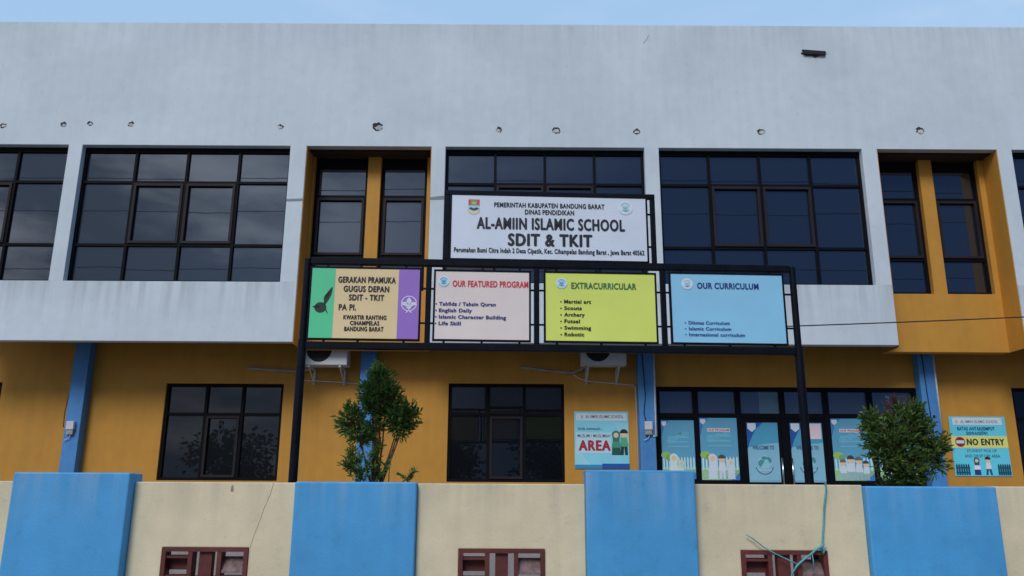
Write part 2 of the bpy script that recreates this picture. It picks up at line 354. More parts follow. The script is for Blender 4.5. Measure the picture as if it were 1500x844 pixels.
for a, b in recess:
    f = MB(); mid = (a + b) / 2 + (.0 if a > 0 else .03); wn = [(a + .05, mid - .115, 4.99, 7.43), (mid + .115, b - .11, 4.99, 7.43)]
    wall(f, a + .012, b - .012, 3.99, 7.43, wn, YB, YB + .2, M['orange'])
    f.box(a + .002, a + .012, YU + .012, YB + .2, 3.99, 7.428, M['orange']); f.box(b - .012, b - .002, YU + .012, YB + .2, 3.99, 7.428, M['orange'])
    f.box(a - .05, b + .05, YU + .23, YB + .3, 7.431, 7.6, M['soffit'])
    part(f, 'bay_wall', bevel=.005)
    for (c, d, e, h) in wn:
        o = window(c, d, e, h, YB + .1, [], [5.62, 6.72], [(0, 1)], top=.17, fw_=.05)
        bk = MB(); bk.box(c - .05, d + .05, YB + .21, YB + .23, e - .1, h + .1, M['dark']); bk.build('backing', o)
# ground floor
gw = [(-13.4, -11.0, 1.86, 3.49), (-10.8, -8.775, 1.86, 3.49), (-5.945, -3.925, 1.86, 3.49), (-1.08, .907, 1.86, 3.515), (2.46, 7.0, 1.0, 3.48), (8.616, 10.6, 1.86, 3.49), (12.4, 14.4, 1.86, 3.49)]
f = MB(); wall(f, -16, 16, .99, 4.49, gw, YG, YG + .2, M['orange']); part(f, 'ground_floor_wall', bevel=.006)
f = MB(); f.box(-16, 16, 13.4, YG + .3, -.1, .985, M['plinth']); part(f, 'plinth', bevel=.02)
for i, (a, b, c, d) in enumerate(gw):
    if i == 4: continue
    o = window(a, b, c, d, YG + .04, [a + (b - a) * .345, a + (b - a) * .655], [c + (d - c) * .68], [(1, 0)], glass='glass_low')
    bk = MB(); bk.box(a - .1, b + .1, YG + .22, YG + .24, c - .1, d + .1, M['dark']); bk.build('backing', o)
# shop front: two glazed leaves between fixed lights
mull = [3.165, 3.896, 4.655, 5.41, 6.17]
sf = MB(); y0, y1 = YG + .03, YG + .12
for x in [2.505] + mull + [6.955]: sf.box(x - .045, x + .045, y0, y1, 1.0, 3.48, M['frame'])
xe = [2.505] + mull + [6.955]
for i in range(6):
    a, b = xe[i] + .045, xe[i + 1] - .045
    sf.box(a, b, y0 + .002, y1, 3.41, 3.48, M['frame']); sf.box(a, b, y0 + .002, y1, 2.955, 3.03, M['frame'])
    if i not in (2, 3): sf.box(a, b, y0 + .002, y1, 1.0, 1.9, M['frame'])
shop = part(sf, 'shop_front')
gl = MB()
for i in range(6):
    a, b = xe[i] + .045, xe[i + 1] - .045; yy = y0 + .05
    if i == 2:
        gl.box(a, a + .33, yy, yy + .006, 3.03, 3.41, M['glass_shop']); gl.box(a + .33, b, yy, yy + .006, 3.03, 3.41, M['glass_lite'])
    else: gl.box(a, b, yy, yy + .006, 3.03, 3.41, M['glass_shop'])
    if i not in (2, 3): gl.box(a, b, yy, yy + .006, 1.9, 2.955, M['glass_low'])
gl.build('glass', shop)
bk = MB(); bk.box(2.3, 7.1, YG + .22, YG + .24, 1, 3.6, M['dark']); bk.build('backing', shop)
for i in (2, 3):
    a, b = xe[i] + .049, xe[i + 1] - .049; d = MB()
    d.box(a, a + .06, y0 + .01, y0 + .05, 1.01, 2.95, M['frame']); d.box(b - .06, b, y0 + .01, y0 + .05, 1.01, 2.95, M['frame'])
    d.box(a + .06, b - .06, y0 + .01, y0 + .05, 2.87, 2.95, M['frame']); d.box(a + .06, b - .06, y0 + .01, y0 + .05, 1.01, 1.1, M['frame'])
    o = part(d, 'door'); q = MB(); q.box(a + .06, b - .06, y0 + .032, y0 + .038, 1.1, 2.87, M['glass_low']); q.build('glass', o)
    hx = b - .035 if i == 2 else a + .035
    q = MB(); q.tube([(hx, y0 - .05, 1.75), (hx, y0 - .05, 2.28)], .014, M['steel'])
    for z in (1.85, 2.2): q.tube([(hx, y0 - .05, z), (hx, y0 + .012, z)], .009, M['steel'])
    q.build('handle', o, smooth=True)
for x in (-12.2, -7.365, -2.45, 2.29, 7.09, 11.9):
    f = MB(); f.box(x - .13, x + .13, YG - .2, YG - .002, .987, 4.485, M['blue_pil']); part(f, 'pilaster', bevel=.008)
# broken plaster where old fixings were pulled off the parapet
def blob(cx, cz, rx, rz, n=14, j=.35): return [(cx + rx * (1 + random.uniform(-j, j)) * math.cos(2 * math.pi * i / n), cz + rz * (1 + random.uniform(-j, j)) * math.sin(2 * math.pi * i / n)) for i in range(n)]
for x, z, r in ((-8.79, 7.78, .05), (-7.755, 7.81, .05), (-7.30, 7.825, .045), (-6.59, 7.82, .05), (-4.007, 7.783, .05), (-2.336, 7.806, .085), (-.239, 7.754, .055), (.75, 7.747, .075), (2.138, 7.73, .055), (4.268, 7.743, .065), (7.026, 7.785, .07), (9.6, 7.8, .06), (11.2, 7.79, .06)):
    f = MB(); f.prism(blob(x, z, r, r * .85), YU - .004, YU - .0005, M['chipdark'])
    f.prism(blob(x + r * random.uniform(-.1, .35), z - r * random.uniform(.1, .4), r * .72, r * .55), YU - .007, YU - .0042, M['chiplight'])
    f.prism(blob(x + r * random.uniform(-.2, .2), z + r * .4, r * .4, r * .2, 9), YU - .010, YU - .0072, M['chipdark'])
    part(f, 'plaster_chip')
f = MB(); f.prism(blob(5.3, 9.245, .21, .05, 26, .18), YU - .02, YU - .0005, M['chipdark']); f.prism([(5.1, 9.30), (5.12, 9.22), (5.5, 9.20), (5.51, 9.27)], YU - .05, YU - .021, M['dark']); f.prism(blob(5.33, 9.19, .05, .018, 9), YU - .012, YU - .0005, M['chipdark'])
part(f, 'broken_vent')
f = MB(); f.tube([(2.405, YU, 9.60), (2.38, YU, 9.53), (2.33, YU, 9.46), (2.31, YU, 9.43)], .005, M['crack'], 5); part(f, 'crack')
for x0, x1, z0, z1 in ((-3.808, -3.532, 6.43, 6.475), (-1.388, -1.152, 6.47, 6.52)):
    f = MB(); f.prism([(x0, z0 - .01), (x1, z0), (x1, z1 + (.02 if x0 > -2 else 0)), (x0, z1 - .01)], YU - .003, YU - .0005, M['grey_strap']); part(f, 'grey_patch')

# wall boxes, conduits and pipes
def conduit(name, label, path, r, mt, cat='conduit', n=8):
    f = MB(); f.tube(path, r, M[mt], n); o = f.build(name, None, smooth=True); return tag(o, label, cat)
def jbox(x, z, label):
    o = empty('junction_box', (x, YG - .2, z)); tag(o, label, 'junction box', 'electric boxes on the pilasters')
    f = MB(); f.box(-.065, .065, -.07, -.001, -.02, .12, M['pvc']); f.build('cover', o, bevel=.01)
    f = MB(); f.box(-.055, .055, -.055, -.001, -.1, -.021, M['foam']); f.build('meter_base', o, bevel=.006)
    f = MB(); f.tube([(.02, -.03, -.1), (-.01, -.03, -.16), (-.08, -.03, -.19)], .006, M['pvc'], 6); f.build('cable_tail', o)
jbox(-7.375, 2.69, 'small pale electric box on the leftmost blue pilaster')
jbox(2.30, 2.74, 'small pale electric box on the blue pilaster beside the glazed school entrance')
conduit('cable_conduit', 'white cable conduit down the blue pilaster beside the entrance', [(2.437, YG - .19, 4.4), (2.437, YG - .19, 2.62), (2.38, YG - .215, 2.62)], .017, 'pvc')
conduit('cable_conduit', 'white cable conduit down the edge of the blue pilaster behind the bush', [(7.235, YG - .19, 4.4), (7.235, YG - .19, 2.68)], .017, 'pvc')
conduit('wall_cable', 'black cable sagging down the blue pilaster beside the entrance', [(2.23, YG - .207, 4.4), (2.25, YG - .21, 3.7), (2.27, YG - .21, 3.3), (2.235, YG - .21, 3.0), (2.27, YG - .21, 2.85)], .008, 'cable', 'cable', 6)
conduit('wall_cable', 'black cable running down the blue pilaster behind the bush', [(7.03, YG - .207, 4.4), (7.05, YG - .207, 3.4), (7.08, YG - .207, 2.6)], .008, 'cable', 'cable', 6)
conduit('wall_cable', 'black cable bulging off the left edge of the leftmost blue pilaster', [(-7.502, YG - .16, 4.3), (-7.505, YG - .17, 3.3), (-7.54, YG - .17, 2.95), (-7.53, YG - .17, 2.72), (-7.44, YG - .21, 2.75)], .008, 'cable', 'cable', 6)
def ac(x, z, label, pipe, drain):
    o = empty('air_conditioner', (x, YG, z)); tag(o, label, 'air conditioner', 'outdoor air conditioner units under the upper floor')
    f = MB(); f.box(-.38, .38, -.48, -.19, 0, .53, M['acwhite']); f.build('casing', o, bevel=.015)
    f = MB(); q = [( -.1 + .215 * math.cos(a * math.pi / 16), .27 + .215 * math.sin(a * math.pi / 16)) for a in range(32)]; f.prism(q, -.484, -.4805, M['dark'])
    for k in range(1, 6):
        rr = .215 * k / 5.5; f.tube([(-.1 + rr * math.cos(a * math.pi / 12), -.487, .27 + rr * math.sin(a * math.pi / 12)) for a in range(25)], .0035, M['cable'], 5, False)
    f.build('fan_grille', o)
    for sx in (-.26, .26):
        f = MB(); f.box(sx - .018, sx + .018, -.47, -.001, -.03, -.002, M['acwhite']); f.box(sx - .018, sx + .018, -.03, -.0012, -.27, -.031, M['acwhite'])
        f.tube([(sx, -.44, -.035), (sx, -.02, -.25)], .012, M['acwhite'], 6); f.build('bracket', o)
    f = MB(); f.tube([(a - x, b - YG, c - z) for a, b, c in pipe], .026, M['foam'], 8); f.build('insulated_pipe', o, smooth=True)
    f = MB(); f.tube([(a - x, b - YG, c - z) for a, b, c in drain], .010, M['pvc'], 6); f.build('drain_hose', o, smooth=True)
ac(-3.14, 3.745, 'white outdoor air conditioner under the upper floor, left of the shrub', [(-4.60, YG + .02, 3.765), (-4.5, YG - .04, 3.75), (-4.1, YG - .04, 3.725), (-3.7, YG - .05, 3.70), (-3.5, YG - .12, 3.72), (-3.4, YG - .2, 3.8)],
   [(-3.66, YG - .03, 3.70), (-3.57, YG - .02, 3.55), (-2.92, YG - .02, 3.52), (-2.62, YG - .02, 3.49), (-2.60, YG - .02, 3.3), (-2.60, YG - .02, 1.2)])
ac(1.55, 3.775, 'white outdoor air conditioner above the blue hanging banner', [(.17, YG + .02, 3.80), (.28, YG - .04, 3.785), (.6, YG - .04, 3.74), (1.04, YG - .05, 3.70), (1.2, YG - .1, 3.76), (1.3, YG - .2, 3.83)],
   [(1.04, YG - .03, 3.70), (1.18, YG - .02, 3.60), (1.32, YG - .02, 3.56), (2.10, YG - .02, 3.50), (2.135, YG - .02, 3.46), (2.14, YG - .02, 1.2)])

# ---------------------------------------------------------------- posters and banners on the ground floor
def board(name, label, cat, x, z, w_, h_, y, base, thick=.004, rz=0, group=None, xoff=None):
    """a flat board whose printed front faces -Y; returns (object, Print)"""
    f = MB(); f.box(-w_ / 2, w_ / 2, 0, thick, -h_ / 2, h_ / 2, ink(base)); o = f.build(name, None, (x, y, z), rz); tag(o, label, cat, group); return o, Print(w_, h_)
def girl(p, u, v0, v1, hood, body, skirt, lift=.004):
    H = v1 - v0; a = p.h / p.w; X = lambda d: u + d * H * a
    p.poly([(X(-.17), v1 - .33 * H), (X(.17), v1 - .33 * H), (X(.19), v1), (X(-.19), v1)], skirt, lift)
    p.poly([(X(-.1), v0 + .27 * H), (X(.1), v0 + .27 * H), (X(.2), v1 - .3 * H), (X(-.2), v1 - .3 * H)], body, lift + .0005)
    p.disc(u, v0 + .17 * H, .17 * H, hood, lift + .001); p.poly([(X(-.16), v0 + .2 * H), (X(.16), v0 + .2 * H), (X(.13), v0 + .45 * H), (X(-.13), v0 + .45 * H)], hood, lift + .0012)
    p.disc(u, v0 + .19 * H, .105 * H, 'e2c49c', lift + .0018)
def boy(p, u, v0, v1, hair, shirt, trouser, lift=.004, stride=0):
    H = v1 - v0; a = p.h / p.w; X = lambda d: u + d * H * a
    p.poly([(X(-.13), v1 - .35 * H), (X(-.0), v1 - .35 * H), (X(-.03 - stride), v1), (X(-.14 - stride), v1)], trouser, lift)
    p.poly([(X(.0), v1 - .35 * H), (X(.13), v1 - .35 * H), (X(.14 + stride), v1), (X(.03 + stride), v1)], trouser, lift)
    p.poly([(X(-.11), v0 + .3 * H), (X(.11), v0 + .3 * H), (X(.17), v0 + .62 * H), (X(.13), v1 - .33 * H), (X(-.13), v1 - .33 * H), (X(-.17), v0 + .62 * H)], shirt, lift + .0005)
    p.disc(u, v0 + .17 * H, .15 * H, 'e2c49c', lift + .001); p.disc(u, v0 + .15 * H, .165 * H, hair, lift + .0015, 0, 180)
yb = YG - .012
o, p = board('banner', 'pale blue cloth banner reading AREA in red, below the right air conditioner', 'banner', 1.535, 2.565, .92, .955, yb, '7fc4d4', .006)
q = Print(.92, .955)
q.rect(.03, .97, .03, .16, 'd7e4ea', .002); q.rect(.03, .68, .37, .73, 'b9dbe4', .002); q.rect(0, .5, .93, 1, '2b7ea8', .002); q.rect(.5, 1, .91, 1, '174f96', .0022)
q.poly([(.0, .62), (.3, .93), (0, .93)], '97d2de', .0015); q.poly([(1, .2), (1, .6), (.72, .2)], '97d2de', .0015)
q.logo(.14, .095, .045); q.mb.build('print', o)
p.text('AL AMIIN ISLAMIC SCHOOL', .21, .91, .062, .115, '1d2b4a', .012); p.text('Anda memasuki...', .06, .52, .275, .325, '1d2b4a', .012)
p.text('MUSLIM / MUSLIMAH', .055, .66, .40, .455, '1d2b4a', .014); p.text('AREA', .07, .665, .505, .69, '9c1f33', .035); p.lettering(o)
c = Print(.92, .955); girl(c, .765, .335, .76, '2f6b5c', '3f8a70', '1f4c40'); boy(c, .91, .315, .76, '16212a', '4d9a78', '16302c'); c.mb.build('picture', o)

o, p = board('banner', 'cyan and yellow NO ENTRY banner on the ochre wall right of the bush', 'banner', 7.94, 2.497, .953, .99, yb, '5fc0d2', .006)
q = Print(.953, .99); q.rect(.06, .94, .02, .14, 'd5dfe6', .002); q.rect(0, 1, .33, .53, 'dcd77c', .002); q.logo(.13, .08, .04, 'd9b9b4', 'c98f8c')
q.disc(.155, .43, .085, '8c2338', .003); q.rect(.085, .225, .405, .455, 'dfe3ea', .0035)
for u0, u1 in ((.02, .27), (.76, .99)):
    for i in range(6): uu = u0 + (u1 - u0) * (i + .5) / 6; q.poly([(uu - .016, .985), (uu + .016, .985), (uu + .016, .82), (uu, .79), (uu - .016, .82)], '17495c', .003)
    q.rect(u0, u1, .85, .875, '17495c', .0035); q.rect(u0, u1, .93, .955, '17495c', .0035)
q.mb.build('print', o)
p.text('AL AMIIN ISLAMIC SCHOOL', .2, .87, .06, .11, '5d6478', .01); p.text('BATAS ANTAR/JEMPUT', .13, .8, .175, .235, '14506e', .02); p.text('SISWA/SISWI', .28, .66, .255, .31, '14506e', .02)
p.text('NO ENTRY', .27, .94, .375, .485, '24331f', .03); p.text('STUDENT PICK UP', .25, .78, .555, .60, '2f5a63', .012); p.text('AND DROP OFF AREA', .2, .83, .64, .69, '2f5a63', .012); p.lettering(o)
c = Print(.953, .99); girl(c, .4, .69, .98, '3d4a50', 'e4e4e4', '2a3470'); boy(c, .6, .68, .98, '20242c', 'e8e6e0', '1d4a66', stride=.05); c.mb.build('picture', o)

yp = YG + .03 - .006
def kids_poster(label, x0, x1, z1, kind, z0=1.93):
    w_, h_ = x1 - x0, z1 - z0
    o, p = board('poster', label, 'poster', (x0 + x1) / 2, (z0 + z1) / 2, w_, h_, yp, '5795b0', .003, group='blue posters on the glazed entrance')
    q = Print(w_, h_); q.poly([(0, 0), (.26, 0), (.1, .1), (.0, .3)], '3d71ad', .002); q.poly([(.02, .02), (.16, .02), (.16, .07), (.09, .11), (.02, .07)], 'd9e2ea', .003)
    for k in range(7): q.disc(.17 + .66 * k / 6, .30 + .06 * math.sin(k * 2.1), .055, '5fa2bc' if k % 2 else '4f97b5', .0012 + .0001 * k, sx=1.3)
    for k in range(3): q.rect(.2, .82, .28 + k * .08, .305 + k * .08, '6aa6ba', .0028)
    q.rect(0, 1, .8, 1, '8db48a', .0020); q.poly([(.45, 1), (1, .82), (1, 1)], '78a878', .0024)
    for k in range(11): uu = .05 + k * .09; q.poly([(uu - .025, .84), (uu + .025, .84), (uu + .025, .66), (uu, .62), (uu - .025, .66)], 'b6d3d8', .0026)
    q.poly([(1, .88), (1, 1), (.78, 1)], '3d71ad', .003); q.mb.build('print', o)
    t = Print(w_, h_)
    if kind != 'plain': t.rect(.2, .8, .17, .225, 'e4d9dc', .0032); t.text('OUR PROGRAM', .22, .78, .18, .215, 'b0324a', .02)
    else: t.text('AL AMIIN', .3, .75, .2, .235, '5fa68e', .01)
    t.lettering(o)
    c = Print(w_, h_); c.disc(.12, .60, .06, '8fae58', .004, sx=1.4); c.disc(.2, .64, .05, '6f9a4c', .0042)
    if kind == 'plain': girl(c, .35, .57, 1.0, 'c3d3cb', 'd0dcd2', '9fbfae', .0045); girl(c, .56, .68, 1.0, 'b2cabd', 'c6d6c8', '90b49c', .0055)
    elif kind == 'pair': girl(c, .3, .58, .985, 'd4dbe6', 'd9e0ea', 'ccd6e2', .0045); boy(c, .55, .6, .985, '3a4550', 'dfe4ec', 'c8d2e0', .0055); girl(c, .78, .66, .985, 'cdd6e2', 'd4dde8', 'c0ccda', .0065)
    else:
        for k, (a, b) in enumerate(((.22, .66), (.42, .6), (.62, .62), (.8, .68))): boy(c, a, b, .99, '343c46' if k % 2 else '57606a', 'd5dee8', '8da7b4', .0045 + k * .001)
    c.mb.build('picture', o)
kids_poster('blue poster with pale girls in headscarves, leftmost window of the entrance', 2.555, 3.115, 2.905, 'plain')
kids_poster('large blue poster of white clad children, in the window left of the doors', 3.213, 3.85, 2.95, 'pair', 1.915)
kids_poster('blue poster with group of children, in the window left of the bush', 5.456, 6.12, 2.95, 'group', 1.915)
kids_poster('blue poster mostly hidden behind the bush, rightmost window of the entrance', 6.22, 6.9, 2.95, 'group', 1.915)
def door_poster(label, x0, x1, paper):
    w_, h_ = x1 - x0, .99
    o, p = board('poster', label, 'poster', (x0 + x1) / 2, 2.875 - h_ / 2, w_, h_, YG + .034, '7dabbd', .003, group='welcome posters on the entrance doors')
    q = Print(w_, h_); q.poly([(0, 0), (1, 0), (1, .34), (.55, .36), (0, .42)], '4690ad', .0012); q.poly([(0, .0), (.52, 0), (.28, .12), (.1, .3), (0, .45)], '1d4f94', .002)
    q.poly([(.03, .01), (.3, .01), (.3, .1), (.165, .16), (.03, .1)], 'd5dfe8', .003)
    q.disc(.5, .72, .155, '2d4f78', .003, 190, 350, .142); q.disc(.52, .665, .115, '86b6c6', .003); q.disc(.42, .69, .062, '3f8582', .0035, 40, 250); q.disc(.62, .64, .06, '3f8582', .0035, -60, 120); q.disc(.5, .6, .03, '3f8582', .0036, sx=1.6)
    q.rect(.3, .72, .79, .815, '9db6c2', .0035); q.rect(0, 1, .965, .985, '7d9fb0', .002)
    if paper: q.rect(.62, .97, .015, .275, 'e3cdd0', .004)
    q.mb.build('print', o); p.text('WELCOME TO', .15, .85, .39, .455, '33628a', .03); p.lettering(o)
door_poster('pale blue WELCOME TO poster filling the left entrance door', 4.015, 4.545, False)
door_poster('pale blue WELCOME TO poster with pink paper, right entrance door', 4.755, 5.30, True)

# ---------------------------------------------------------------- sign frame and signboards
YS, RS = 7.5, R(2.5)
def S(x, y=0): return (x, YS + x * math.tan(RS) + y)
fr = empty('sign_frame', (.39, S(.39)[1], .3), RS)
tag(fr, 'black steel frame on two posts carrying the school signboards', 'sign frame')
def sbar(name, x0, x1, z0, z1, d=.06, y=0):
    f = MB(); f.box(x0 - .39, x1 - .39, y - d / 2, y + d / 2, z0 - .3, z1 - .3, M['black']); return f.build(name, fr, bevel=.006)
for x in (-1.925, 2.705):
    f = MB(); f.tube([(x - .39, 0, 0), (x - .39, 0, 2.7)], .04, M['black'], 14); f.tube([(x - .39, 0, 2.7), (x - .39, 0, 3.475)], .032, M['black'], 14)
    f.build('post', fr, smooth=False)
sbar('rail', -1.893, 2.673, 3.722, 3.787, .066); sbar('rail', -1.893, 2.673, 2.918, 2.984, .066)
for x in (-.785, .232, 1.438): sbar('divider', x - .025, x + .025, 2.985, 3.721, .05)
sbar('upright', -.66, -.605, 3.788, 4.44, .05); sbar('upright', 1.345, 1.39, 3.788, 4.44, .05); sbar('top_rail', -.66, 1.39, 4.442, 4.49, .05)
def sign(label, x0, x1, z0, z1, base, rods_l, rods_r, rods_b, vt=3.721, vb=2.985, lft=None, rgt=None):
    """board hung on thin rods inside the frame; returns board and print"""
    w_, h_ = x1 - x0, z1 - z0; xc, zc = (x0 + x1) / 2, (z0 + z1) / 2
    o, p = board('signboard', label, 'signboard', xc, zc, w_, h_, S(xc)[1] - .03, base, .012, RS, 'signboards of the school')
    f = MB(); t = .018
    f.box(-w_ / 2 - t, -w_ / 2 - .001, -.004, .03, -h_ / 2 - t, h_ / 2 + t, M['black']); f.box(w_ / 2 + .001, w_ / 2 + t, -.004, .03, -h_ / 2 - t, h_ / 2 + t, M['black'])
    f.box(-w_ / 2, w_ / 2, -.004, .03, -h_ / 2 - t, -h_ / 2 - .001, M['black']); f.box(-w_ / 2, w_ / 2, -.004, .03, h_ / 2 + .001, h_ / 2 + t, M['black'])
    for z in rods_l: f.box(lft - xc, -w_ / 2 - t, .006, .022, z - zc - .008, z - zc + .008, M['black'])
    for z in rods_r: f.box(w_ / 2 + t, rgt - xc, .006, .022, z - zc - .008, z - zc + .008, M['black'])
    for u in rods_b:
        x = (u - .5) * w_; f.box(x - .01, x + .01, .006, .022, vb - zc, -h_ / 2 - t, M['black']); f.box(x - .01, x + .01, .006, .022, h_ / 2 + t, vt - zc, M['black'])
    f.build('border_frame', o); return o, p
B = '15151b'
# scout board
o, p = sign('green, tan and purple GERAKAN PRAMUKA signboard with scout emblem', -1.868, -.866, 3.016, 3.68, 'dcc191', (3.5, 3.17), (3.5, 3.17), (.14, .45, .87), lft=-1.893, rgt=-.808)
q = Print(1.002, .664); q.rect(0, .215, 0, 1, '4bb883', .002); q.mb.build('green_band', o); q = Print(1.002, .664); q.rect(.805, 1, 0, 1, '8a63b0', .002); q.mb.build('purple_band', o)
for s, a, b, c, d, bo in (('GERAKAN PRAMUKA', .243, .778, .118, .208, .028), ('GUGUS DEPAN', .297, .72, .25, .338, .028), ('SDIT - TKIT', .35, .677, .376, .462, .028), ('PA PI.', .262, .424, .517, .605, .02),
                          ('KWARTIR RANTING', .31, .706, .672, .735, .03), ('CIHAMPELAS', .373, .643, .754, .815, .03), ('BANDUNG BARAT', .324, .684, .835, .9, .03)): p.text(s, a, b, c, d, B, bo)
p.lettering(o)
e = Print(1.002, .664); e.disc(.095, .57, .075, '14241c', .004, sx=1.1); e.leaf(.125, .55, R(75), .30, .035, '14241c', -.03); e.leaf(.12, .46, R(62), .16, .022, '14241c', -.02); e.leaf(.13, .56, R(-62), .12, .008, '14241c'); e.leaf(.1, .56, R(180), .12, .02, '14241c')
e.mb.build('coconut_emblem', o); e = Print(1.002, .664)
e.disc(.908, .495, .112, 'e3dcee', .004, rin=.099)
cx_, cz_ = .908, .495
e.leaf(*e.xy(cx_, cz_, 0, -.045), R(90), .135, .036, 'e3dcee')
for sg in (-1, 1):
    e.leaf(*e.xy(cx_, cz_, sg * .008, -.035), R(90 - sg * 38), .105, .034, 'e3dcee', -sg * .05); e.leaf(*e.xy(cx_, cz_, sg * .005, -.04), R(-90 + sg * 40), .045, .012, 'e3dcee'); e.leaf(*e.xy(cx_, cz_, sg * .004, -.105), R(-90 + sg * 55), .05, .009, 'e3dcee')
e.poly([e.xy(cx_, cz_, -.045, -.028), e.xy(cx_, cz_, .045, -.028), e.xy(cx_, cz_, .045, -.044), e.xy(cx_, cz_, -.045, -.044)], 'e3dcee', .0045); e.leaf(*e.xy(cx_, cz_, 0, -.04), R(-90), .06, .012, 'e3dcee'); e.mb.build('emblem', o)
# featured program
o, p = sign('pale pink OUR FEATURED PROGRAM signboard with red heading', -.717, .161, 3.021, 3.669, 'e6d5cd', (3.5, 3.17), (3.5, 3.17), (.1, .5, .9), lft=-.761, rgt=.209)
p.text('OUR FEATURED PROGRAM', .18, .992, .135, .228, 'c4303c', .022)
for i, (s, b) in enumerate((('Tahfidz / Tahsin Quran', .645), ('English Daily', .392), ('Islamic Character Building', .755), ('Life Skill', .277))):
    v = .458 + i * .0955; p.text(s, .042, b, v, v + .055, '23286b', .026); p.mb = p.lines[-1]; p.disc(.012, v + .03, .011, '23286b', .004)
p.lettering(o); e = Print(.878, .648); e.logo(.085, .15, .085, '7fbcd0', '3f97b5'); e.mb.build('emblem', o)
# extracurricular
o, p = sign('lime yellow EXTRACURRICULAR signboard with six item list', .317, 1.355, 3.02, 3.67, 'c8cf60', (3.5, 3.17), (3.5, 3.17), (.1, .5, .9), lft=.255, rgt=1.415)
p.text('EXTRACURRICULAR', .233, .83, .138, .232, '2b6b45', .022)
for i, (s, b) in enumerate((('Martial art', .412), ('Scouts', .327), ('Archery', .352), ('Futsal', .308), ('Swimming', .408), ('Robotic', .345))):
    v = .397 + i * .0965; p.text(s, .166, b, v, v + .055, '1c1f1a', .026); p.mb = p.lines[-1]; p.disc(.137, v + .032, .011, '1c1f1a', .004)
p.lettering(o); e = Print(1.038, .65); e.logo(.145, .152, .085); e.mb.build('emblem', o)
# curriculum
o, p = sign('light blue OUR CURRICULUM signboard at the right end of the frame', 1.511, 2.585, 3.021, 3.683, '92cdea', (3.5, 3.17), (3.5, 3.17), (.1, .5, .9), lft=1.461, rgt=2.673)
p.text('OUR CURRICULUM', .232, .785, .125, .215, '20306f', .022)
for i, (s, b) in enumerate((('Dikmas Curriculum', .505), ('Islamic Curriculum', .515), ('Internasional curriculum', .632))):
    v = .693 + i * .085; p.text(s, .14, b, v, v + .048, '23407c', .022); p.mb = p.lines[-1]; p.disc(.112, v + .027, .010, '23407c', .004)
p.lettering(o); e = Print(1.074, .662); e.logo(.145, .148, .085, 'b5cbd6', '8fb0c2'); e.mb.build('emblem', o)
# school name
o, p = sign('large white signboard naming the school above the four coloured signs', -.583, 1.296, 3.802, 4.437, 'dfe4f0', (4.28, 3.95), (4.28, 3.95), (), lft=-.605, rgt=1.345)
N = '11151f'
for s, a, b, c, d, bo in (('PEMERINTAH KABUPATEN BANDUNG BARAT', .216, .786, .107, .183, .02), ('DINAS PENDIDIKAN', .374, .628, .215, .292, .02), ('AL-AMIIN ISLAMIC SCHOOL', .128, .889, .348, .536, .027), ('SDIT & TKIT', .287, .72, .598, .795, .030),
                          ('Perumahan Bumi Citra Indah 2 Desa Cipatik, Kec. Cihampelas Bandung Barat , Jawa Barat 40562', .015, .985, .832, .908, .022)): p.text(s, a, b, c, d, N, bo)
p.lettering(o)
e = Print(1.879, .635); e.rect(.084, .141, .068, .165, 'b8434a', .003); e.rect(.098, .127, .085, .165, '5f9a68', .0035); e.rect(.102, .123, .115, .135, 'd0b04a', .004)
e.poly([(.084, .165), (.141, .165), (.141, .225), (.1125, .255), (.084, .225)], '9db7c4', .003); e.poly([(.086, .212), (.098, .195), (.112, .215), (.125, .195), (.139, .212), (.125, .235), (.1125, .245), (.1, .235)], '22302f', .004)
e.disc(.1125, .2, .105, 'c9b968', .003, 205, 335, .085); e.mb.build('district_crest', o); e = Print(1.879, .635); e.logo(.895, .155, .115, 'b3c6d4', '86aab8'); e.mb.build('emblem', o)

